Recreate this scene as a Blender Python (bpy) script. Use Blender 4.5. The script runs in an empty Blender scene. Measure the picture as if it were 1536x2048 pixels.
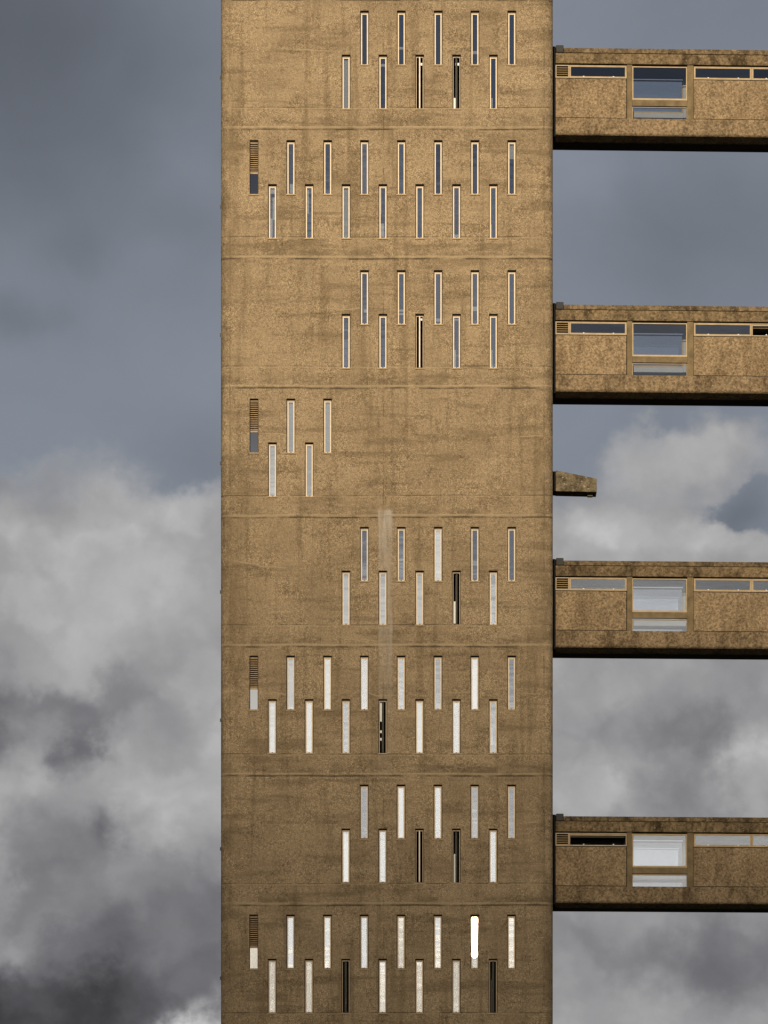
import bpy, math, random
from mathutils import Vector, Matrix
random.seed(7)
scene = bpy.context.scene
COL = scene.collection
R = math.radians

# ------------------------------------------------------------------ camera
D = 178.0            # metres from the camera to the tower's front
PX = 64.0            # photograph pixels per metre on that front
EYE = 1.6
HOR = 3575.0         # eye level, far below the frame
K = D * PX
cam = bpy.data.cameras.new("camera")
cam_o = bpy.data.objects.new("camera", cam)
COL.objects.link(cam_o)
cam_o.location = (0, 0, EYE)
cam_o.rotation_euler = (R(90), 0, 0)
cam.sensor_fit = 'AUTO'
cam.sensor_width = 36
cam.lens = 36 * D / 32.0
cam.shift_y = (HOR - 1024) / 2048.0
cam.clip_end = 20000
scene.camera = cam_o
scene.render.resolution_x, scene.render.resolution_y = 768, 1024

def X(px, dep=0.0): return (px - 768.0) / PX * (D + dep) / D
def Z(py, dep=0.0): return EYE + (HOR - py) / PX * (D + dep) / D

# ------------------------------------------------------------------ colour management
scene.view_settings.view_transform = 'Standard'
scene.view_settings.look = 'None'
scene.view_settings.gamma = 1
scene.view_settings.exposure = 0.0
scene.cycles.caustics_reflective = False
scene.cycles.caustics_refractive = False
scene.cycles.max_bounces = 6
scene.cycles.transparent_max_bounces = 12

# ------------------------------------------------------------------ sun direction
SUN_EL = R(8.55)
SUN_AZ = R(-3.2)     # towards the left, behind the camera
sdir = Vector((math.sin(SUN_AZ) * math.cos(SUN_EL), -math.cos(SUN_AZ) * math.cos(SUN_EL), math.sin(SUN_EL)))
sun = bpy.data.lights.new("sun", 'SUN')
sun.energy = 4.6
sun.angle = R(0.53)
sun.color = (1.0, 0.86, 0.66)
sun_o = bpy.data.objects.new("sun", sun)
COL.objects.link(sun_o)
sun_o.location = (0, 0, 90)
sun_o.rotation_euler = sdir.to_track_quat('Z', 'Y').to_euler()

# ------------------------------------------------------------------ node helpers
class NT:
    def __init__(s, tree):
        s.t = tree; s.n = tree.nodes; s.l = tree.links
    def new(s, kind, **kw):
        n = s.n.new(kind)
        for k, v in kw.items(): setattr(n, k, v)
        return n
    def put(s, sock, v):
        if hasattr(v, 'is_output'): s.l.new(v, sock)
        elif v is not None: sock.default_value = v
    def m(s, op, a, b=None, c=None, clamp=False):
        n = s.new('ShaderNodeMath', operation=op, use_clamp=clamp)
        s.put(n.inputs[0], a); s.put(n.inputs[1], b); s.put(n.inputs[2], c)
        return n.outputs[0]
    def vm(s, op, a, b=None):
        n = s.new('ShaderNodeVectorMath', operation=op)
        s.put(n.inputs[0], a)
        if b is not None: s.put(n.inputs[1], b)
        return n.outputs['Value'] if op in ('DOT_PRODUCT', 'LENGTH') else n.outputs[0]
    def sep(s, v):
        n = s.new('ShaderNodeSeparateXYZ'); s.put(n.inputs[0], v); return n.outputs
    def comb(s, x, y, z=0.0):
        n = s.new('ShaderNodeCombineXYZ')
        for i, v in enumerate((x, y, z)): s.put(n.inputs[i], v)
        return n.outputs[0]
    def noise(s, vec, scale, detail=4, rough=0.55, dist=0.0, color=False):
        n = s.new('ShaderNodeTexNoise')
        s.put(n.inputs['Vector'], vec); n.inputs['Scale'].default_value = scale
        n.inputs['Detail'].default_value = detail; n.inputs['Roughness'].default_value = rough
        n.inputs['Distortion'].default_value = dist
        return n.outputs['Color'] if color else n.outputs[0]
    def smooth(s, v, a, b, lo=0.0, hi=1.0):
        n = s.new('ShaderNodeMapRange', interpolation_type='SMOOTHSTEP')
        s.put(n.inputs[0], v)
        for i, q in enumerate((a, b, lo, hi)): s.put(n.inputs[1 + i], q)
        return n.outputs[0]
    def lin(s, v, a, b, lo=0.0, hi=1.0):
        n = s.new('ShaderNodeMapRange')
        s.put(n.inputs[0], v)
        for i, q in enumerate((a, b, lo, hi)): s.put(n.inputs[1 + i], q)
        return n.outputs[0]
    def mix(s, f, a, b, mode='MIX'):
        n = s.new('ShaderNodeMix', data_type='RGBA', blend_type=mode)
        s.put(n.inputs[0], f)
        for i, v in ((6, a), (7, b)):
            if isinstance(v, tuple) and len(v) == 3: v = v + (1,)
            s.put(n.inputs[i], v)
        return n.outputs[2]
    def blob(s, P, cx, cy, sx, sy, amp, acc):
        d = s.vm('MULTIPLY', s.vm('SUBTRACT', P, (cx, cy, 0)), (1 / sx, 1 / sy, 0))
        q = s.vm('DOT_PRODUCT', d, d)
        return s.m('MULTIPLY_ADD', s.m('POWER', 0.3679, q), amp, acc)

# ------------------------------------------------------------------ world: Nishita sky with broken cloud by direction
W = bpy.data.worlds.new("World")
scene.world = W
W.use_nodes = True
t = NT(W.node_tree)
t.n.clear()
SKY = 0.1
sky = t.new('ShaderNodeTexSky', sky_type='NISHITA', sun_disc=False)
sky.sun_elevation = SUN_EL
sky.sun_rotation = math.atan2(sdir.x, sdir.y)
tc = t.new('ShaderNodeTexCoord').outputs['Generated']
sx_, sy_, sz_ = t.sep(tc)
ay = t.m('MAXIMUM', t.m('ABSOLUTE', sy_), 0.05)
PXX = t.m('MULTIPLY_ADD', t.m('DIVIDE', sx_, ay), K, 768.0)
PYY = t.m('MULTIPLY_ADD', t.m('DIVIDE', sz_, ay), -K, HOR)
P0 = t.comb(PXX, PYY)
Pn = t.vm('MULTIPLY', P0, (0.001, 0.001, 0))
w1 = t.vm('MULTIPLY', t.vm('SUBTRACT', t.noise(Pn, 2.6, 5, 0.55, color=True), (0.5, 0.5, 0.5)), (300, 240, 0))
w2 = t.vm('MULTIPLY', t.vm('SUBTRACT', t.noise(Pn, 7.5, 9, 0.60, color=True), (0.5, 0.5, 0.5)), (210, 180, 0))
Pw = t.vm('ADD', t.vm('ADD', P0, w1), w2)
Ps = t.vm('ADD', P0, w1)
# cloud brightness
B = t.m('MULTIPLY_ADD', t.m('SUBTRACT', t.noise(Pn, 4.5, 8, 0.55, 0.3), 0.5), 0.14, 0.635)
B = t.m('MULTIPLY_ADD', t.m('SUBTRACT', t.m('ABSOLUTE', t.m('SUBTRACT', t.noise(Pn, 8.0, 7, 0.58, 0.6), 0.5)), 0.08), -0.05, B)
vo = t.new('ShaderNodeTexVoronoi', feature='SMOOTH_F1')
t.l.new(t.vm('MULTIPLY', Pw, (0.001, 0.0012, 0)), vo.inputs['Vector'])
vo.inputs['Scale'].default_value = 7.0; vo.inputs['Detail'].default_value = 1.0; vo.inputs['Roughness'].default_value = 0.55
vo.inputs['Smoothness'].default_value = 0.6
B = t.m('MULTIPLY_ADD', t.m('SUBTRACT', vo.outputs['Distance'], 0.50), -0.11, B)
for b in [
    (250, 1170, 260, 140, .075), (350, 1020, 160, 50, .05), (0, 950, 120, 60, -.03),
    (110, 1375, 100, 36, -.11), (150, 1475, 42, 65, -.16), (-10, 1425, 60, 50, -.15), (215, 1340, 60, 40, -.08),
    (60, 1530, 80, 50, .06), (370, 1580, 120, 150, .085), (200, 1660, 45, 60, -.17), (55, 1640, 70, 60, -.08),
    (80, 1745, 70, 65, -.16), (180, 1850, 150, 60, -.15), (10, 2030, 320, 110, -.33), (25, 1890, 60, 30, .12),
    (430, 1860, 110, 110, -.13), (300, 1965, 170, 70, -.20), (385, 2050, 80, 50, .38), (330, 1780, 80, 50, -.05),
    (1340, 890, 190, 90, .05), (1190, 1060, 150, 70, .075), (1410, 1085, 150, 50, .08), (1290, 1000, 80, 40, .02),
    (1300, 1330, 260, 60, .0), (1410, 1440, 150, 60, -.09), (1250, 1450, 90, 110, -.04), (1515, 1500, 45, 80, .09),
    (1275, 1595, 60, 40, .07), (1150, 1600, 50, 35, .06), (1400, 1580, 110, 60, -.05), (1180, 1380, 80, 60, .03),
    (1480, 1900, 180, 110, -.15), (1200, 1930, 110, 100, -.06), (1210, 1995, 90, 45, .05), (1170, 1860, 70, 40, -.05),
]:
    B = t.blob(Pw, *b, B)
# the clearer slate sky above
S = t.m('MULTIPLY_ADD', t.m('SUBTRACT', t.noise(Pn, 3.0, 5, 0.5, 0.4), 0.5), 0.07, 0.545)
for b in [
    (-50, -50, 420, 420, -.13), (150, 300, 500, 250, -.045), (370, 340, 120, 60, .03), (250, 520, 90, 60, .02),
    (170, 510, 70, 60, -.035), (40, 640, 90, 40, -.05), (430, 930, 120, 80, -.04),
    (1400, 0, 300, 130, -.03), (1400, 440, 300, 260, -.06), (1180, 330, 120, 60, .03),
]:
    S = t.blob(Ps, *b, S)
S = t.blob(Ps, 1455, 1020, 80, 60, -.09, S)
# where the cloud bank stands
M = t.m('MULTIPLY_ADD', t.m('SUBTRACT', t.noise(Pn, 9.0, 6, 0.55), 0.5), 110.0, t.m('SUBTRACT', t.sep(Pw)[1], 960.0))
for b in [(1370, 860, 210, 100, 160), (1120, 850, 75, 90, -90), (1455, 1020, 60, 40, -300), (400, 960, 100, 45, -70), (10, 930, 160, 60, 50)]:
    M = t.blob(Pw, *b, M)
M = t.smooth(M, -55, 85)
def gray(v, r, g, b):
    p = t.m('POWER', t.m('MAXIMUM', v, 0.12), 2.25)
    return t.vm('MULTIPLY', t.comb(p, p, p), (r, g, b))
ctint = t.mix(t.smooth(B, 0.35, 0.72), (0.99, 0.985, 1.07, 1), (1.01, 1.0, 1.0, 1))
cl = t.vm('MULTIPLY', gray(B, 1, 1, 1), ctint)
front = t.mix(M, gray(S, 0.88, 0.985, 1.17), cl)
# the sky behind the camera, towards the low sun: bright cloud low down, dark slate above
rn = t.noise(t.vm('MULTIPLY', P0, (0.0025, 0.005, 0)), 1.0, 3, 0.5, 0.3)
yb = t.m('MULTIPLY_ADD', t.m('SUBTRACT', rn, 0.5), 420.0, PYY)
bv = t.smooth(yb, 720, 1620)
back = t.mix(bv, (0.27, 0.28, 0.32, 1), (1.56, 1.48, 1.39, 1))
back = t.mix(t.m('MULTIPLY', t.smooth(rn, 0.50, 0.68), 0.30), back, (0.62, 0.64, 0.70, 1))
back = t.mix(t.smooth(yb, 100, 700), (0.10, 0.12, 0.17, 1), back)
def up(c): return t.vm('MULTIPLY', c, (1 / SKY, 1 / SKY, 1 / SKY))
col = sky.outputs[0]
col = t.mix(0.6, col, up((0.16, 0.18, 0.22)) )
above = t.smooth(sz_, -0.01, 0.02)
col = t.mix(t.m('MULTIPLY', t.smooth(sy_, 0.45, 0.75), above), col, up(front))
col = t.mix(t.m('MULTIPLY', t.smooth(sy_, -0.75, -0.92), above), col, up(back))
bg = t.new('ShaderNodeBackground')
t.l.new(col, bg.inputs[0]); bg.inputs[1].default_value = SKY
out = t.new('ShaderNodeOutputWorld'); t.l.new(bg.outputs[0], out.inputs[0])

# ------------------------------------------------------------------ materials
def material(name):
    m = bpy.data.materials.new(name); m.use_nodes = True
    q = NT(m.node_tree); q.n.clear()
    o = q.new('ShaderNodeOutputMaterial')
    return m, q, o
def principled(q, o, base, rough=0.9, normal=None, spec=0.3, metal=0.0):
    p = q.new('ShaderNodeBsdfPrincipled')
    if isinstance(base, tuple) and len(base) == 3: base = base + (1,)
    q.put(p.inputs['Base Color'], base); q.put(p.inputs['Roughness'], rough)
    p.inputs['Specular IOR Level'].default_value = spec
    p.inputs['Metallic'].default_value = metal
    if normal is not None: q.l.new(normal, p.inputs['Normal'])
    q.l.new(p.outputs[0], o.inputs[0]); return p
def bump(q, h, dist=0.01, strength=1.0):
    b = q.new('ShaderNodeBump'); q.put(b.inputs['Height'], h)
    b.inputs['Distance'].default_value = dist; b.inputs['Strength'].default_value = strength
    return b.outputs[0]

JZ = Z(256)              # world height of one day joint; they repeat every storey
JS = 258.67 / PX
def tower_concrete():
    m, q, o = material("tower concrete")
    pos = q.new('ShaderNodeNewGeometry').outputs['Position']
    x, y, z = q.sep(pos)
    big = q.noise(pos, 0.55, 6, 0.6, 0.4)
    mid = q.noise(pos, 2.2, 6, 0.65, 0.6)
    fine = q.noise(pos, 10.5, 4, 0.82)
    grit = q.noise(pos, 28.0, 2, 0.8)
    bands = q.noise(q.vm('MULTIPLY', pos, (0.35, 0.35, 3.2)), 1.0, 5, 0.6, 0.3)
    runs = q.noise(q.vm('MULTIPLY', pos, (3.2, 3.2, 0.22)), 1.0, 4, 0.6, 0.3)
    c = q.mix(q.smooth(big, 0.34, 0.66), (0.264, 0.191, 0.111), (0.332, 0.242, 0.142))
    c = q.mix(q.m('MULTIPLY', q.smooth(mid, 0.50, 0.68), 0.50), c, (0.175, 0.120, 0.066))
    c = q.mix(q.m('MULTIPLY', q.smooth(bands, 0.53, 0.66), 0.45), c, (0.35, 0.262, 0.152))
    c = q.mix(q.m('MULTIPLY', q.smooth(bands, 0.47, 0.35), 0.60), c, (0.17, 0.122, 0.068))
    c = q.mix(q.m('MULTIPLY', q.smooth(runs, 0.50, 0.68), 0.50), c, (0.16, 0.112, 0.06))
    # pick hammered grain
    rgh = q.smooth(q.noise(pos, 1.1, 5, 0.65), 0.38, 0.66, 0.60, 1.30)
    def amp(v): return q.m('MULTIPLY_ADD', q.m('SUBTRACT', v, 1.0), rgh, 1.0)
    g = amp(q.lin(fine, 0.34, 0.66, 0.60, 1.36))
    c = q.mix(1.0, c, q.comb(g, g, g), 'MULTIPLY')
    g2 = amp(q.lin(grit, 0.36, 0.64, 0.60, 1.36))
    c = q.mix(1.0, c, q.comb(g2, g2, g2), 'MULTIPLY')
    pit = q.m('MULTIPLY', q.smooth(q.noise(pos, 17.0, 3, 0.8), 0.42, 0.33), q.smooth(mid, 0.42, 0.58))
    c = q.mix(q.m('MULTIPLY', pit, 0.9), c, (0.045, 0.033, 0.02))
    # day joints
    wob = q.m('MULTIPLY', q.m('SUBTRACT', q.noise(q.comb(x, 0.0, q.m('FLOOR', q.m('DIVIDE', q.m('SUBTRACT', z, JZ - JS / 2), JS))), 0.45, 3, 0.5), 0.5), 0.07)
    zz = q.m('ADD', z, wob)
    def near(z0):            # signed distance to the repeating joint
        a = q.m('MODULO', q.m('ADD', q.m('SUBTRACT', zz, z0), JS * 50.5), JS)
        return q.m('SUBTRACT', a, JS / 2)
    jn = q.noise(q.comb(x, 3.3, z), 1.3, 4, 0.6)
    d1 = near(JZ)
    light = q.m('MULTIPLY', q.smooth(q.m('ABSOLUTE', q.m('SUBTRACT', d1, 0.02)), 0.05, 0.015), q.smooth(jn, 0.30, 0.50))
    c = q.mix(q.m('MULTIPLY', light, 0.62), c, (0.44, 0.335, 0.20))
    dark = q.m('MULTIPLY', q.smooth(q.m('ABSOLUTE', q.m('ADD', d1, 0.040)), 0.045, 0.005), q.smooth(jn, 0.66, 0.40))
    c = q.mix(q.m('MULTIPLY', dark, 0.85), c, (0.05, 0.036, 0.02))
    grime = q.m('MULTIPLY', q.smooth(d1, 0.0, 0.10), q.smooth(d1, 0.55, 0.10))
    c = q.mix(q.m('MULTIPLY', q.m('MULTIPLY', grime, q.smooth(q.noise(q.comb(q.m('MULTIPLY', x, 0.6), 1.0, q.m('MULTIPLY', z, 1.6)), 1.6, 9, 0.75), 0.47, 0.60)), 0.50), c, (0.10, 0.070, 0.038))
    d2 = near(JZ + 39 / PX)
    l2 = q.m('MULTIPLY', q.smooth(q.m('ABSOLUTE', d2), 0.03, 0.005), q.smooth(jn, 0.30, 0.5))
    c = q.mix(q.m('MULTIPLY', l2, 0.38), c, (0.40, 0.30, 0.175))
    l3 = q.m('MULTIPLY', q.smooth(q.m('ABSOLUTE', q.m('SUBTRACT', d2, 0.035)), 0.022, 0.004), q.smooth(jn, 0.62, 0.4))
    c = q.mix(q.m('MULTIPLY', l3, 0.8), c, (0.06, 0.043, 0.024))
    # pour line half way up a storey, only here and there
    d3 = q.m('SUBTRACT', q.m('ADD', near(JZ + 2.53), 0.0), q.m('MULTIPLY', q.m('SUBTRACT', q.noise(q.comb(x, 9.0, q.m('FLOOR', q.m('DIVIDE', q.m('SUBTRACT', z, JZ), JS))), 0.5, 2, 0.5), 0.5), 0.9))
    l4 = q.m('MULTIPLY', q.smooth(q.m('ABSOLUTE', d3), 0.035, 0.006), q.smooth(q.noise(q.comb(x, 5.0, q.m('MULTIPLY', z, 0.3)), 0.8, 3, 0.6), 0.47, 0.62))
    c = q.mix(q.m('MULTIPLY', l4, 0.6), c, (0.39, 0.29, 0.17))
    # vertical joints
    for vx, st, wd in ((X(767), 0.62, 0.035), (X(460), 0.55, 0.022), (X(1088), 0.65, 0.03)):
        a = q.m('ABSOLUTE', q.m('ADD', q.m('SUBTRACT', x, vx), q.m('MULTIPLY', q.m('SUBTRACT', jn, 0.5), 0.05)))
        a = q.m('MULTIPLY', q.smooth(a, wd, 0.0), q.smooth(q.noise(q.comb(vx, 2.0, z), 1.1, 5, 0.65), 0.44, 0.60))
        c = q.mix(q.m('MULTIPLY', a, st), c, (0.065, 0.046, 0.025))
        a = q.m('ABSOLUTE', q.m('SUBTRACT', x, vx))
        a = q.m('MULTIPLY', q.smooth(a, 0.22, 0.0), q.smooth(q.noise(pos, 1.5, 4, 0.65), 0.48, 0.66))
        c = q.mix(q.m('MULTIPLY', a, 0.30), c, (0.12, 0.08, 0.042))
    # darker patches along both arrises
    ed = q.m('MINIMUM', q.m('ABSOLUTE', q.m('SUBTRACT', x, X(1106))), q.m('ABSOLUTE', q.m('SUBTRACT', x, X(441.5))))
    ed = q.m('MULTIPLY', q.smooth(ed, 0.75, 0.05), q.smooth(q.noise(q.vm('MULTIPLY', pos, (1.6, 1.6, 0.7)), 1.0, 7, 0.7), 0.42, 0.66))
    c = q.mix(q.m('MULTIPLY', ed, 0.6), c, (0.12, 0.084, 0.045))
    # pale lime run below a leak
    px_ = q.m('ADD', x, q.m('MULTIPLY', q.m('SUBTRACT', q.noise(q.comb(x, 0.0, z), 1.5, 3, 0.6), 0.5), 0.10))
    edge = q.m('MULTIPLY', q.smooth(px_, -0.20, -0.14), q.smooth(px_, 0.29, 0.22))
    fade = q.m('MULTIPLY', q.smooth(z, Z(1017), Z(1023)), q.smooth(z, Z(1640), Z(1130)))
    rr = q.lin(q.noise(q.vm('MULTIPLY', pos, (7.0, 1.0, 0.8)), 1.0, 4, 0.6), 0.35, 0.62, 0.25, 0.95)
    patch = q.m('MULTIPLY', q.m('MULTIPLY', edge, fade), rr)
    top = q.m('ADD', q.m('MULTIPLY', q.smooth(z, Z(1120), Z(1040)), 0.45), 0.62)
    c = q.mix(q.m('MULTIPLY', patch, top), c, (0.40, 0.350, 0.285))
    h = q.m('ADD', q.m('MULTIPLY', fine, 1.0), q.m('MULTIPLY', mid, 1.6))
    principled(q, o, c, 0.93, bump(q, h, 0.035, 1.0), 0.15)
    return m

def aggregate(name, base, dark, light, stain=0.5, sc=11.0, topdark=False, seed=0.0):
    m, q, o = material(name)
    pos = q.vm('ADD', q.new('ShaderNodeNewGeometry').outputs['Position'], (seed, seed * .7, 0))
    fine = q.noise(pos, sc, 4, 0.8)
    mid = q.noise(q.vm('MULTIPLY', pos, (1.3, 1.3, 0.50)), 1.7, 7, 0.66, 0.3)
    c = q.mix(q.smooth(q.noise(pos, 0.8, 4, 0.6), 0.35, 0.65), base, tuple(v * 1.18 for v in base))
    c = q.mix(q.m('MULTIPLY', q.smooth(mid, 0.42, 0.72), stain), c, dark)
    g = q.lin(fine, 0.37, 0.63, 0.46, 1.48)
    c = q.mix(1.0, c, q.comb(g, g, g), 'MULTIPLY')
    chip = q.smooth(q.noise(pos, sc * 1.6, 1, 0.5), 0.68, 0.76)
    c = q.mix(q.m('MULTIPLY', chip, 0.6), c, light)
    principled(q, o, c, 0.95, bump(q, fine, 0.03, 0.9), 0.15)
    return m

def plain(name, base, rough=0.6, var=0.25, sc=6.0, spec=0.3, metal=0.0):
    m, q, o = material(name)
    pos = q.new('ShaderNodeNewGeometry').outputs['Position']
    n = q.noise(pos, sc, 5, 0.65)
    g = q.lin(n, 0.3, 0.7, 1 - var, 1 + var)
    c = q.mix(1.0, base, q.comb(g, g, g), 'MULTIPLY')
    principled(q, o, c, rough, None, spec, metal)
    return m

def glass(name, refl, tint=(0.8, 0.84, 0.86), rough=0.0, wave=0.0):
    m, q, o = material(name)
    gl = q.new('ShaderNodeBsdfGlossy'); gl.inputs['Roughness'].default_value = rough
    gl.inputs['Color'].default_value = (0.97, 0.99, 1, 1)
    if wave:
        pos = q.new('ShaderNodeNewGeometry').outputs['Position']
        q.l.new(bump(q, q.noise(q.vm('MULTIPLY', pos, (0.6, 0.6, 3.0)), 1.0, 2, 0.5), wave, 1.0), gl.inputs['Normal'])
    tr = q.new('ShaderNodeBsdfTransparent'); tr.inputs['Color'].default_value = tint + (1,)
    mx = q.new('ShaderNodeMixShader'); mx.inputs[0].default_value = refl
    q.l.new(tr.outputs[0], mx.inputs[1]); q.l.new(gl.outputs[0], mx.inputs[2])
    q.l.new(mx.outputs[0], o.inputs[0])
    return m

MT = {
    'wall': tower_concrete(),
    'panel': aggregate("exposed aggregate panel", (0.240, 0.170, 0.096), (0.105, 0.064, 0.032), (0.52, 0.40, 0.25), 0.6, 14.0),
    'spandrel': aggregate("weathered edge beam", (0.200, 0.141, 0.080), (0.070, 0.046, 0.024), (0.44, 0.33, 0.2), 0.85, 12.0, seed=3.1),
    'fascia': aggregate("stained roof beam", (0.165, 0.116, 0.062), (0.040, 0.027, 0.014), (0.42, 0.32, 0.2), 0.9, 9.0, seed=7.7),
    'coping': aggregate("stained coping", (0.15, 0.106, 0.058), (0.035, 0.024, 0.013), (0.42, 0.32, 0.2), 0.85, 9.0, seed=12.3),
    'post': plain("smooth cast post", (0.165, 0.118, 0.060, 1), 0.9, 0.35, 3.0),
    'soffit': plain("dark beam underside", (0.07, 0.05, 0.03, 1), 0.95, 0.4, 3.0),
    'frame': plain("cream painted frame", (0.46, 0.34, 0.20, 1), 0.5, 0.14, 9.0),
    'sash': plain("cream painted sash", (0.76, 0.62, 0.44, 1), 0.5, 0.10, 9.0),
    'sill': plain("stone sill", (0.36, 0.26, 0.15, 1), 0.7, 0.2, 9.0),
    'brass': plain("tan bridge joinery", (0.38, 0.27, 0.135, 1), 0.5, 0.2, 5.0),
    'bronze': plain("weathered bronze louvre", (0.36, 0.245, 0.135, 1), 0.6, 0.3, 12.0),
    'black': plain("black joint and reveal shade", (0.006, 0.006, 0.006, 1), 0.95, 0.1),
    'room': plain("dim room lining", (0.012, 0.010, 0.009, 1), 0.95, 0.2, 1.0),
    'plaster': plain("bridge lining", (0.11, 0.11, 0.115, 1), 0.95, 0.1, 1.0),
    'pale': plain("pale inner paint", (0.42, 0.42, 0.42, 1), 0.8, 0.1, 1.0),
    'white': plain("white cloth", (0.80, 0.79, 0.74, 1), 0.8, 0.06, 8.0),
    'grey': plain("grey lead flashing", (0.035, 0.032, 0.029, 1), 0.7, 0.2, 4.0),
    'olive': plain("dark open sash edge", (0.05, 0.043, 0.030, 1), 0.6, 0.2, 4.0),
    'glass': glass("window glass", 0.36, (0.92, 0.94, 0.95), wave=0.0012),
    'frost': glass("frosted glass", 0.28, (0.25, 0.25, 0.27), 0.03),
    'bglass': glass("bridge glass", 0.13, (0.90, 0.92, 0.94), wave=0.0008),
    'steel': plain("pale steel latch", (0.7, 0.7, 0.68, 1), 0.35, 0.1, 3.0),
}

# ------------------------------------------------------------------ mesh helpers
class MB:
    def __init__(s): s.v = []; s.f = []
    def box(s, x0, x1, y0, y1, z0, z1):
        b = len(s.v)
        s.v += [(x0, y0, z0), (x1, y0, z0), (x1, y1, z0), (x0, y1, z0), (x0, y0, z1), (x1, y0, z1), (x1, y1, z1), (x0, y1, z1)]
        s.f += [tuple(b + i for i in q) for q in ((0, 3, 2, 1), (4, 5, 6, 7), (0, 1, 5, 4), (1, 2, 6, 5), (2, 3, 7, 6), (3, 0, 4, 7))]
        return s
    def ring(s, x0, x1, z0, z1, y0, y1, w, wb=None):
        """rectangular frame in the x-z plane"""
        wb = w if wb is None else wb
        for (a, b, c, d) in ((x0, x1, z1 - w, z1), (x0, x1, z0, z0 + wb), (x0, x0 + w, z0 + wb, z1 - w), (x1 - w, x1, z0 + wb, z1 - w)):
            s.box(a, b, y0, y1, c, d)
        return s
    def prism(s, prof, x0, x1):
        """profile in (y, z), extruded along x"""
        b = len(s.v); n = len(prof)
        s.v += [(x0, y, z) for y, z in prof] + [(x1, y, z) for y, z in prof]
        for i in range(n):
            j = (i + 1) % n
            s.f.append((b + i, b + j, b + n + j, b + n + i))
        s.f.append(tuple(b + i for i in range(n))[::-1]); s.f.append(tuple(b + n + i for i in range(n)))
        return s
    def quad(s, *p):
        b = len(s.v); s.v += list(p); s.f.append(tuple(range(b, b + len(p)))); return s
    def mesh(s, name, mat):
        me = bpy.data.meshes.new(name); me.from_pydata(s.v, [], s.f); me.materials.append(MT[mat] if isinstance(mat, str) else mat)
        import bmesh
        bm = bmesh.new(); bm.from_mesh(me)
        bmesh.ops.recalc_face_normals(bm, faces=bm.faces)
        bm.to_mesh(me); bm.free(); me.update()
        return me
    def build(s, name, mat, parent=None, loc=None):
        return put(name, s.mesh(name, mat), parent, loc)
def put(name, me, parent=None, loc=None, rot=None):
    o = bpy.data.objects.new(name, me); COL.objects.link(o)
    if parent: o.parent = parent
    if loc is not None: o.location = loc
    if rot is not None: o.rotation_euler = rot
    return o
def thing(name, label, cat, loc, rz=0, group=None):
    o = bpy.data.objects.new(name, None); COL.objects.link(o)
    o.location = loc; o.rotation_euler = (0, 0, rz); o.empty_display_size = 0.5
    o['label'] = label; o['category'] = cat
    if group: o['group'] = group
    return o
def bevel(o, w=0.01, seg=2):
    md = o.modifiers.new("bevel", 'BEVEL'); md.width = w; md.segments = seg; md.limit_method = 'ANGLE'

# ------------------------------------------------------------------ ground
def ground_mat():
    m, q, o = material("ground")
    pos = q.new('ShaderNodeNewGeometry').outputs['Position']
    c = q.mix(q.smooth(q.noise(pos, 0.04, 5, 0.6), 0.42, 0.58), (0.035, 0.055, 0.022), (0.065, 0.062, 0.055))
    g = q.lin(q.noise(pos, 1.5, 5, 0.7), 0.3, 0.7, 0.8, 1.2)
    principled(q, o, q.mix(1.0, c, q.comb(g, g, g), 'MULTIPLY'), 0.95)
    return m
g = MB().quad((-9000, -9000, 0), (9000, -9000, 0), (9000, 9000, 0), (-9000, 9000, 0)).build('ground', ground_mat())
g['kind'] = 'structure'

# ------------------------------------------------------------------ unseen cloud, added behind the camera to dim the lower storeys
def shade_cloud_obj():
    import bmesh
    L = 2400.0
    c = Vector((0, D, 0)) + sdir * (L / math.cos(SUN_EL))
    bm = bmesh.new()
    bmesh.ops.create_icosphere(bm, subdivisions=5, radius=1.0)
    for v in bm.verts:
        a = v.co
        k = 1 + 0.05 * math.sin(a.x * 7 + 1) * math.cos(a.y * 5)
        v.co = Vector((a.x * 520 * k, a.y * 150 * k, a.z * 44 * k))
    me = bpy.data.meshes.new('shade_cloud'); bm.to_mesh(me); bm.free()
    for p in me.polygons: p.use_smooth = True
    m, q, o = material("cloud vapour")
    pv = q.new('ShaderNodeVolumePrincipled')
    pv.inputs['Color'].default_value = (0.95, 0.95, 0.96, 1)
    pv.inputs['Density'].default_value = 0.0080
    pv.inputs['Anisotropy'].default_value = 0.6
    q.l.new(pv.outputs[0], o.inputs[1])
    me.materials.append(m)
    ob = put('shade_cloud', me, None, c + Vector((0, 0, -8.5)))
    ob['kind'] = 'structure'
shade_cloud_obj()

# ------------------------------------------------------------------ tower
TX0, TX1 = X(441.5), X(1106)
TZ1 = 66.0
DEPTH = 7.5
tower = thing('tower', 'tall tan concrete service tower with staggered rows of narrow slit windows', 'tower', ((TX0 + TX1) / 2, D + DEPTH / 2, 0))
off = Vector((-(TX0 + TX1) / 2, -(D + DEPTH / 2), 0))        # children are built in world space, then shifted
def tput(name, me, loc=(0, 0, 0), parent=None, rot=None):
    if parent is None: return put(name, me, tower, Vector(loc) + off, rot)
    return put(name, me, parent, loc, rot)

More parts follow.
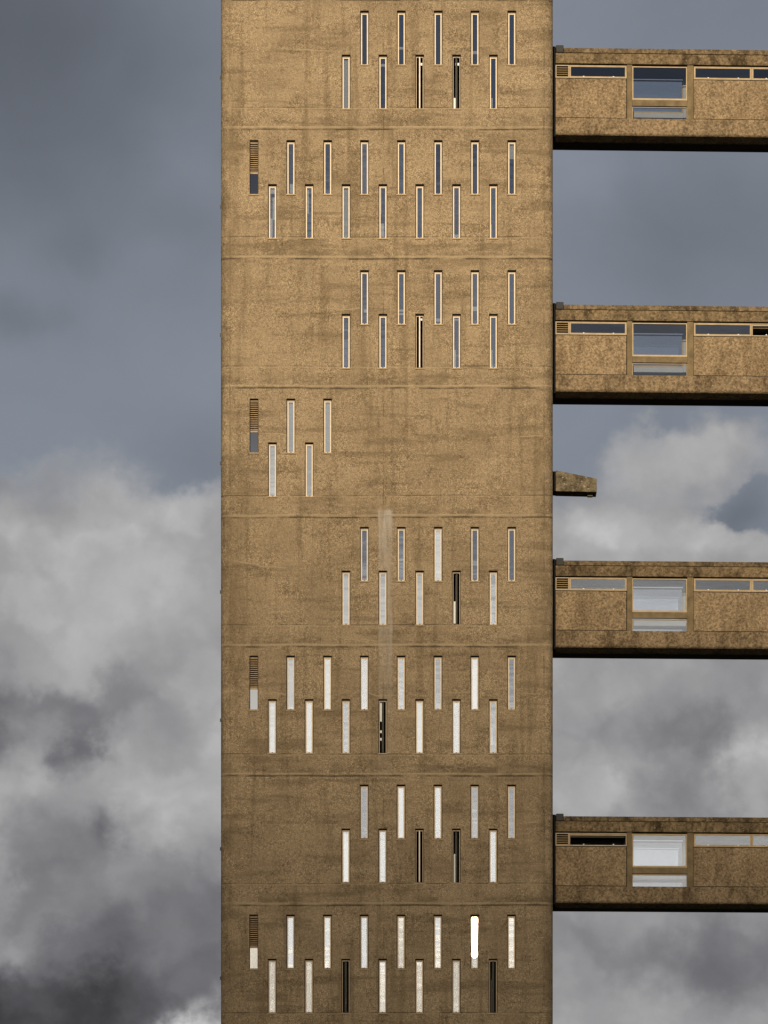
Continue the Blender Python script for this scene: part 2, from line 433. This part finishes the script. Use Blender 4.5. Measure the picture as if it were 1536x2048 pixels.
WW, WH = 17.6 / PX, 111.0 / PX
colx = lambda k, c: 508.0 + 36.83 * k - (0.15 * max(0, c - 4))
top_up = [21, 280, 540, 797, 1053.5, 1311, 1569, 1829]
top_lo = [109, 368, 627.5, 884.5, 1141, 1398, 1657, 1917.5]
A_up, A_lo = [6, 8, 10, 12, 14], [5, 7, 9, 11, 13]
B_up, B_lo = [0, 2, 4, 6, 8, 10, 12, 14], [1, 3, 5, 7, 9, 11, 13]
sets = [(A_up, A_lo), (B_up, B_lo), (A_up, A_lo), ([0, 2, 4], [1, 3]), (A_up, A_lo), (B_up, B_lo), (A_up, A_lo), (B_up, B_lo)]
wins = []
for c, (u, l) in enumerate(sets, 1):
    for k in u: wins.append((c, k, X(colx(k, c)), Z(top_up[c - 1])))
    for k in l: wins.append((c, k, X(colx(k, c)), Z(top_lo[c - 1])))

# wall shell with real openings and rounded corners
def build_wall():
    RAD = 0.27
    holes = [(x - WW / 2, x + WW / 2, z - WH, z) for (_, _, x, z) in wins]
    # group by storey bands: cut the front on each window's own edges
    zs = sorted({round(v, 4) for h in holes for v in (h[2], h[3])} | {0.0, TZ1})
    for j in range(-3, 14):
        z = JZ - j * JS
        if 0.5 < z < TZ1 - .5:
            zs += [z - 0.014, z - 0.004, z + 0.006, z + 0.016]
    zs = sorted(set(zs))
    joints = [JZ - j * JS for j in range(-3, 14)]
    def groove(z):
        return 0.012 if any(abs(z - j) < 0.0065 for j in joints) else 0.0
    xs = sorted({round(v, 4) for h in holes for v in (h[0], h[1])} | {TX0 + RAD, TX1 - RAD})
    # merge near duplicates introduced by the slight lean of the columns
    vs, fs, idx = [], [], {}
    def V(x, y, z):
        k = (round(x, 4), round(y, 4), round(z, 4))
        if k not in idx: idx[k] = len(vs); vs.append(k)
        return idx[k]
    def hole(xa, xb, za, zb):
        xm, zm = (xa + xb) / 2, (za + zb) / 2
        return any(h[0] < xm < h[1] and h[2] < zm < h[3] for h in holes)
    for zi in range(len(zs) - 1):
        za, zb = zs[zi], zs[zi + 1]
        ga, gb = D + groove(za), D + groove(zb)
        for xi in range(len(xs) - 1):
            xa, xb = xs[xi], xs[xi + 1]
            if hole(xa, xb, za, zb): continue
            fs.append((V(xa, ga, za), V(xb, ga, za), V(xb, gb, zb), V(xa, gb, zb)))
    # rest of the plan outline, swept up
    out = []
    n = 8
    for i in range(n + 1):
        a = R(90) * i / n
        out.append((TX1 - RAD + RAD * math.sin(a), D + RAD - RAD * math.cos(a)))
    for i in range(n + 1):
        a = R(90) * i / n
        out.append((TX1 - RAD + RAD * math.cos(a), D + DEPTH - RAD + RAD * math.sin(a)))
    for i in range(n + 1):
        a = R(90) * i / n
        out.append((TX0 + RAD - RAD * math.sin(a), D + DEPTH - RAD + RAD * math.cos(a)))
    for i in range(n + 1):
        a = R(90) * i / n
        out.append((TX0 + RAD - RAD * math.cos(a), D + RAD - RAD * math.sin(a)))
    cx, cy = (TX0 + TX1) / 2, D + DEPTH / 2
    for zi in range(len(zs) - 1):
        za, zb = zs[zi], zs[zi + 1]
        for i in range(len(out) - 1):
            def inset(p, g):
                if not g: return p
                dx = -g if p[0] > cx else g
                dy = g if p[1] < cy else -g
                if p[1] < D + RAD * .99 and abs(p[0] - cx) > (TX1 - TX0) / 2 - RAD * 1.01:
                    ux, uy = p[0] - (TX1 - RAD if p[0] > cx else TX0 + RAD), p[1] - (D + RAD)
                    l = math.hypot(ux, uy); return (p[0] - ux / l * g, p[1] - uy / l * g)
                return (p[0] + dx, p[1] + (dy if p[1] > D + 1 else 0))
            a0, b0 = inset(out[i], groove(za)), inset(out[i + 1], groove(za))
            a1, b1 = inset(out[i], groove(zb)), inset(out[i + 1], groove(zb))
            fs.append((V(*a0, za), V(*b0, za), V(*b1, zb), V(*a1, zb)))
    # roof
    fs.append(tuple(V(p[0], p[1], TZ1) for p in out) )
    # reveals
    RV = 0.21
    for (xa, xb, za, zb) in holes:
        y0, y1 = D, D + RV
        for q in (((xa, y0, za), (xa, y1, za), (xa, y1, zb), (xa, y0, zb)), ((xb, y0, za), (xb, y0, zb), (xb, y1, zb), (xb, y1, za)),
                  ((xa, y0, zb), (xa, y1, zb), (xb, y1, zb), (xb, y0, zb)), ((xa, y0, za), (xb, y0, za), (xb, y1, za), (xa, y1, za))):
            fs.append(tuple(V(*p) for p in q))
    me = bpy.data.meshes.new('wall'); me.from_pydata(vs, [], fs); me.materials.append(MT['wall'])
    import bmesh
    bm = bmesh.new(); bm.from_mesh(me); bmesh.ops.recalc_face_normals(bm, faces=bm.faces)
    bm.to_mesh(me); bm.free()
    return me
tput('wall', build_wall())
# dim stair and plant rooms behind the slits
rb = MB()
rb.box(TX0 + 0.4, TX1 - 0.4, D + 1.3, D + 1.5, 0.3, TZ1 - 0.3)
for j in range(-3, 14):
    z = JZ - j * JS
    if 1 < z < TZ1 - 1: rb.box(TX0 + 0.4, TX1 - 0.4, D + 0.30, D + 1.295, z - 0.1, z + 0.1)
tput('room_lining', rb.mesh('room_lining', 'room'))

# window template meshes, origin at the head centre of the opening, y forward into the wall
hw = WW / 2
FR = MB().ring(-hw + .019, hw - .019, -WH + .050, -.036, .135, .205, .022, .020)
for fx in (-1, 1): FR.box(fx * .012 - .010, fx * .012 + .010, .125, .137, -.052, -.036)      # pivot plate
M_frame = FR.mesh('window', 'frame')
sw = hw - .042
M_reveal_shade = MB().ring(-hw + .001, hw - .001, -WH + .050, -.001, .03, .134, .016, .004).mesh('reveal_shade', 'black')  # black ring lining the reveal, standing in for its shade
SA = MB().ring(-sw, sw, -WH + .076, -.064, -.018, .018, .021)
M_sash = SA.mesh('sash', 'sash')
M_pane = MB().box(-sw + .021, sw - .021, -.003, .003, -WH + .093, -.081).mesh('pane', 'glass')
M_pane_true = MB().box(-sw + .021, sw - .021, -.003, .003, -WH + .093, -.081).mesh('pane', glass('flat window glass', 0.36, (0.92, 0.94, 0.95)))
M_sill = MB().prism([(-.045, -WH + .002), (-.045, -WH + .036), (.134, -WH + .048), (.134, -WH + .002)], -hw - .014, hw + .014).mesh('sill', 'sill')
M_catch = MB().box(-.02, .02, -.034, -.023, -WH + .080, -WH + .092).mesh('latch', 'olive')
# louvred kind
LF = MB().ring(-hw + .004, hw - .004, -WH + .050, -.036, .105, .18, .016)
LF.box(-hw + .020, hw - .020, .108, .18, -1.03, -.975)
M_lframe = LF.mesh('window', 'bronze')
SL = MB()
zt = -.075
while zt > -.96:
    SL.prism([(.110, zt - .018), (.118, zt - .018), (.135, zt + .010), (.127, zt + .012)], -hw + .019, hw - .019)
    zt -= .066
M_slats = SL.mesh('louvre', 'bronze')
M_lpane = MB().box(-hw + .020, hw - .020, .13, .136, -WH + .066, -1.031).mesh('pane', 'frost')

opened = {(1, 9): 89, (1, 11): 82, (3, 9): 88, (5, 11): 96, (6, 7): 98, (7, 9): 89, (7, 11): 82, (8, 5): 81, (8, 13): 98}
M_sash_dark = SA.mesh('sash', 'olive')
GLARE = (8, 12)
tilted = {(5, 6): -.6, (5, 8): -.5, (5, 12): -.7, (5, 14): -.8, (6, 14): -.9, (6, 10): -.5, (6, 13): -.6, (7, 6): -1.2, (7, 12): -1.1, (7, 14): -1.3, (7, 8): -.2}
blinds = [  # storey, column, left/right share of the pane, top and bottom in photo pixels, name, material
    (1, 8, 0, 1, 94, 99, 'rail', 'white'), (1, 12, 0, 1, 102, 108, 'rail', 'white'), (1, 7, 0, 1, 128, 133, 'rail', 'white'),
    (1, 13, 0, .4, 196, 216, 'board', 'white'), (1, 9, .55, 1, 126, 131, 'rail', 'white'), (1, 11, .3, 1, 126, 131, 'rail', 'white'),
    (1, 11, 0, .35, 196, 217, 'board', 'white'), (1, 5, 0, 1, 113, 217, 'curtain_and_reflection', 'white'),  # the last sheet stands in for a cloud reflection
    (2, 2, .3, 1, 368, 386, 'board', 'white'), (2, 3, 0, .42, 380, 427, 'board', 'white'), (2, 7, 0, .7, 447, 474, 'board', 'white'),
    (2, 7, 0, .22, 372, 428, 'board', 'white'), (2, 11, 0, 1, 469, 475, 'rail', 'white'), (2, 13, 0, .25, 449, 475, 'board', 'white'),
    (2, 5, 0, 1, 372, 475, 'curtain_and_reflection', 'white'), (2, 1, 0, 1, 372, 388, 'curtain_and_reflection', 'white'), (2, 1, 0, .5, 437, 475, 'board', 'white'),
    (2, 1, .5, 1, 395, 440, 'curtain_and_reflection', 'white'), (2, 14, 0, 1, 285, 318, 'blind', 'white'),
    (3, 6, .4, 1, 619, 625, 'rail', 'white'), (3, 8, 0, 1, 619, 623, 'rail', 'white'), (3, 8, 0, 1, 626, 630, 'rail', 'white'),
    (3, 10, 0, 1, 637, 643, 'rail', 'white'), (3, 12, 0, 1, 613, 622, 'rail', 'white'), (3, 11, 0, 1, 637, 641, 'rail', 'white'),
    (3, 11, 0, .4, 700, 735, 'board', 'white'), (3, 13, 0, .35, 700, 735, 'board', 'white'), (3, 9, .55, 1, 637, 641, 'rail', 'white'),
    (4, 2, 0, 1, 802, 904, 'curtain_and_reflection', 'white'), (4, 4, 0, 1, 802, 904, 'curtain_and_reflection', 'white'), (4, 1, 0, 1, 890, 990, 'curtain_and_reflection', 'white'), (4, 3, 0, 1, 890, 990, 'curtain_and_reflection', 'white'),  # white sheets standing in for pale reflections in the panes
    (5, 8, 0, 1, 1117, 1122, 'rail', 'white'), (5, 10, 0, 1, 1058, 1160, 'curtain_and_reflection', 'white'), (5, 12, 0, 1, 1122, 1131, 'rail', 'white'),
    (5, 11, 0, .45, 1203, 1247, 'board', 'white'), (5, 13, 0, .3, 1203, 1245, 'board', 'white'),
    (5, 5, 0, 1, 1146, 1246, 'curtain_and_reflection', 'white'), (5, 7, 0, 1, 1146, 1246, 'curtain_and_reflection', 'white'), (5, 9, 0, 1, 1146, 1246, 'curtain_and_reflection', 'white'),
    (6, 10, 0, 1, 1406, 1416, 'box', 'white'), (6, 14, 0, 1, 1405, 1415, 'box', 'white'), (6, 13, 0, .4, 1455, 1490, 'board', 'white'),
    (6, 2, 0, 1, 1316, 1417, 'curtain_and_reflection', 'white'), (6, 4, 0, 1, 1316, 1417, 'curtain_and_reflection', 'white'), (6, 1, 0, 1, 1403, 1505, 'curtain_and_reflection', 'white'), (6, 3, 0, 1, 1403, 1505, 'curtain_and_reflection', 'white'),
    (6, 12, 0, 1, 1316, 1417, 'curtain_and_reflection', 'white'), (6, 9, 0, 1, 1403, 1505, 'curtain_and_reflection', 'white'),
    (6, 7, 0, .4, 1403, 1443, 'board', 'white'), (6, 7, 0, .4, 1461, 1466, 'rail', 'white'), (6, 7, 0, .4, 1476, 1481, 'rail', 'white'),
    (7, 11, .05, .45, 1708, 1765, 'board', 'white'), (7, 6, .5, 1, 1656, 1662, 'box', 'white'), (7, 13, 0, .3, 1707, 1763, 'board', 'white'),
    (7, 12, 0, 1, 1636, 1640, 'rail', 'white'), (7, 12, 0, 1, 1643, 1647, 'rail', 'white'), (7, 5, 0, 1, 1662, 1764, 'curtain_and_reflection', 'white'), (7, 8, 0, 1, 1574, 1675, 'curtain_and_reflection', 'white'),
    (8, 13, .1, .55, 1960, 2026, 'board', 'olive'),
]
words = {1: 'slit window in the topmost windowed storey', 2: 'slit window in the second storey from the top'}
pos_of = {}
for (c, k, x, z) in wins:
    lou = (k == 0)
    w = tput('window', M_lframe if lou else M_frame, (x, D, z))
    pos_of[(c, k)] = (w, x, z)
    put('sill', M_sill, w)
    put('reveal_shade', M_reveal_shade, w)
    if lou:
        w['label'] = 'slit window with a bronze louvre over a frosted lower pane'
        put('louvre', M_slats, w); put('pane', M_lpane, w)
        continue
    ang = opened.get((c, k))
    if ang is not None:
        rot = (0, 0, R(ang)); w['label'] = 'slit window with its sash pivoted open onto a black room'
    elif (c, k) == GLARE:
        # the one sash that throws the sun straight back
        v = (Vector((0, 0, EYE)) - Vector((x, D, Z(1860)))).normalized()
        nrm = (v + sdir).normalized()
        rot = (-math.asin(nrm.z), 0, math.atan2(nrm.x, -nrm.y))
        w['label'] = 'slit window flashing with the reflected sun'
    else:
        rot = (R(random.uniform(-.35, .35)), 0, R(random.uniform(-.35, .35)))
        if (c, k) in tilted: rot = (R(tilted[(c, k)]), 0, rot[2])
    s = put('sash', M_sash_dark if ang is not None and ang not in (88, 89) else M_sash, w, (0, .165, 0), rot)
    p = put('pane', M_pane_true if (c, k) == GLARE else M_pane, w, (0, .165, 0), rot)
    put('latch', M_catch, w, (0, .165, 0), rot)
for (c, k, a, b, y0, y1, nm, mt) in blinds:
    w, x, z = pos_of[(c, k)]
    l = -sw + .012; r = sw - .012
    dep = 0.26
    z0, z1 = Z(y1, dep) - z, Z(y0, dep) - z
    m = MB()
    if nm == 'curtain_and_reflection':  # folded white sheet; some whiten panes in place of reflections
        n = 10; hh = []
        for i in range(n + 1):
            hh.append((l + (r - l) * (a + (b - a) * i / n), dep + .012 * math.sin(i * 1.9 + x * 7)))
        pr = hh + [(q[0], q[1] + .01) for q in reversed(hh)]
        bi = len(m.v); N = len(pr)
        m.v += [(q[0], q[1], z0) for q in pr] + [(q[0], q[1], z1) for q in pr]
        for i in range(N): m.f.append((i, (i + 1) % N, N + (i + 1) % N, N + i))
    else:
        m.box(l + (r - l) * a, l + (r - l) * b, dep, dep + .02, z0, z1)
    m.build(nm, mt, w)

# small fixings down the left edge
for py in (148, 407, 664, 921, 1179, 1436, 1694, 1953):
    m = MB().box(-.035, .06, 0, .05, -.05, .05)
    tput('cable_clip', m.mesh('cable_clip', 'olive'), (TX0, D + .34, Z(py)))

# stub canopy on the right flank
dep = 1.8
cx0, cx1 = X(1111.5, dep), X(1193.5, dep)
cz = lambda y: Z(y, dep)
yb0, yb1 = D + dep, D + dep + 0.72
m = MB()
pf = [(cx0, cz(982)), (cx1, cz(984)), (cx1, cz(957)), (cx0, cz(940.5))]
m.v += [(x, yb0, z) for x, z in pf] + [(x, yb1, z) for x, z in pf]
m.f += [(0, 1, 2, 3), (7, 6, 5, 4), (0, 4, 5, 1), (1, 5, 6, 2), (2, 6, 7, 3), (3, 7, 4, 0)]
slab = tput('bracket', m.mesh('bracket', aggregate("speckled bracket concrete", (0.150, 0.118, 0.072), (0.06, 0.045, 0.026), (0.6, 0.48, 0.34), 0.7, 9.0, seed=21)))
bevel(slab, .015)
slab['label'] = 'short tapering concrete bracket jutting from the right flank'
m = MB().box(TX1 - .05, cx0 - .001, yb0 + .05, yb1, cz(981), cz(942)); m.build('joint', 'black', slab)
m = MB().prism([(yb0 + .3, cz(986) - .03), (yb0 + .3, cz(986) + .045), (yb0 + .5, cz(986) + .045), (yb0 + .5, cz(986) - .03)], X(1176, dep), X(1186, dep))
m.build('lamp', 'post', slab)

# ------------------------------------------------------------------ footbridges
TH = R(2.3)
BD = 1.8                                   # metres behind the tower's front
U = (D + BD) / D / PX                      # one photo pixel at that depth
BW = 1.62                                  # width of a bridge
def build_bridge(idx, ytop, label):
    x0 = X(1110.5, BD)
    z0 = Z(ytop, BD)                       # top of the coping at the near end
    br = thing('footbridge', label, 'footbridge', (x0, D + BD, z0 - 172 * U), TH, 'enclosed footbridges between the tower and the flats')
    H = 172 * U
    def s(p): return p * U                 # photo px along the bridge
    def h(p): return H - p * U             # photo px down from the coping top
    L = 1010
    def B(name, mat, a, b, y0, y1, p0, p1, parent=None, bev=0):
        o = MB().box(s(a), s(b), y0, y1, h(p1), h(p0)).build(name, mat, parent or br)
        if bev: bevel(o, bev)
        return o
    B('coping', 'coping', 17, L, -.045, BW + .02, 0, 9.3, bev=.012)
    B('fascia', 'fascia', 1, L, 0, .22, 9.5, 30, bev=.012)
    B('end_block', 'grey', 1.5, 16.5, -.06, .35, -5, 9.3, bev=.02)
    B('joint', 'black', -7, 0.8, .04, BW - .05, -4, 176)
    # spandrel with its rounded lower edge, and the recessed deck underside
    lo = 171.5
    prof = [(0.0, h(139.3)), (0.0, h(lo - 3)), (.02, h(lo - .8)), (.06, h(lo + 1)), (.55, h(lo + 6)), (.66, h(lo + 6)), (.66, h(139.3))]
    o = MB().prism(prof, s(1), s(L)).build('edge_beam', 'spandrel', br)
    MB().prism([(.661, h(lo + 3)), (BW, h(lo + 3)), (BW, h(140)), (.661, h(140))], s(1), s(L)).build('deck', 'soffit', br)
    MB().box(s(1), s(L), .2205, BW, h(29), h(9.5)).build('roof', 'plaster', br)
    units = []
    p = 0
    # each bay: panel with slots, post, tall window, post
    bays = [(0, 144, 'louvre'), (278, 512, 'two'), (646, 880, 'two')]
    bigs = [(155, 265), (523, 633), (891, 1001)]
    for (a, b, kind) in bays:
        B('wall_panel', 'panel', max(a, 1), b - 1.4, .02, .12, 60.3, 137.9, bev=.006)
        B('panel_joint', 'black', max(a, 1), b, .035, .11, 58.5, 139.2)
        B('rear_wall', 'plaster', max(a, 1), b, BW - .12, BW, 30, 139.2)
        slots = [(28.5, 143.5)] if kind == 'louvre' else [(a + .5, a + 116.5), (a + 117, a + 233.5)]
        if kind == 'louvre':
            f = MB().ring(s(1), s(28), h(59), h(32.3), .07, .13, s(1.8), s(3.0)).build('louvre', 'brass', br)
            q = MB()
            for i in range(5):
                zt = h(38 + i * 4.3)
                q.prism([(.075, zt - .012), (.081, zt - .012), (.12, zt + .018), (.114, zt + .018)], s(3.3), s(25.7))
            q.build('slat', 'brass', f)
            B('back_plate', 'black', 3.3, 25.7, .131, .136, 33, 57, f)
        for si, (c, d) in enumerate(slots):
            f = MB().ring(s(c), s(d), h(59), h(32.3), .075, .13, s(1.6), s(3.0)).build('slot_window', 'brass', br)
            dark = (idx == 3 and kind == 'louvre') or (idx == 1 and kind == 'two' and si == 1 and a < 300)
            mm = MB().ring(s(c + 1.8) , s(d - 1.8), -s(10.8), s(10.8), -.018, .018, s(1.4)).build('sash', 'brass', f)
            mm.location = (0, .10, h(44.9))
            g_ = MB().box(s(c + 3.2), s(d - 3.2), -.003, .003, -s(9.4), s(9.4)).build('pane', 'bglass', f)
            g_.location = (0, .10, h(44.9))
            if dark:
                f['label'] = 'slot window tilted open onto a black interior'
                mm.rotation_euler.x = g_.rotation_euler.x = R(90)
                mm.location.z = g_.location.z = h(36.2); mm.location.y = g_.location.y = .22
            else:
                g_.rotation_euler = (R(random.uniform(-.3, .3)), 0, 0)
            for q_ in (.25, .77):
                cx = c + (d - c) * q_
                MB().box(s(cx - 1.3), s(cx + 1.3), .065, .08, h(55.4), h(53.8)).build('latch', 'steel', f)
    for (a, b) in bigs:
        fa, fb = a - 11, a - .3
        for (pa, pb) in ((a - 10.8, a - .2), (b + .2, b + 12.6)):
            B('post', 'post', pa, pb, .055, .18, 30.2, 139.2, bev=.006)
            B('rear_post', 'pale', pa, pb, BW - .16, BW - .02, 30.2, 139.2)
        B('transom', 'post', a, b, .06, .17, 100.3, 112.6, bev=.006)
        for far in (0, 1):
            y = .085 if not far else BW - .12
            f = MB().ring(s(a), s(b), h(100), h(33), y, y + .07, s(2.0), s(3.2)).build('tall_window' if not far else 'rear_window', 'brass', br)
            g_ = MB().box(s(a + 2.6), s(b - 2.6), y + .03, y + .036, h(96.4), h(35.6)).build('pane', 'bglass', f)
            f2 = MB().ring(s(a), s(b), h(141.2), h(114.6), y, y + .07, s(0.9), s(2.2))
            f2 = f2.build('low_window' if not far else 'rear_low_window', 'brass', br)
            MB().box(s(a + 1.2), s(b - 1.2), y + .03, y + .036, h(138.6), h(115.8)).build('pane', 'bglass', f2)
            if far: B('rear_transom', 'pale', a, b, BW - .14, BW - .04, 100.3, 114)
        # hand rail across the tall windows
    return br
labels = [
    'topmost enclosed concrete footbridge, with dark slate glass, joining the tower at upper right',
    'second footbridge from the top, next above the short tapering bracket',
    'third footbridge from the top, next below the short tapering bracket',
    'lowest enclosed footbridge, its first slot window open and black',
]
for i, (y, l) in enumerate(zip((96, 609.5, 1121.3, 1632.6), labels)):
    build_bridge(i, y, l)
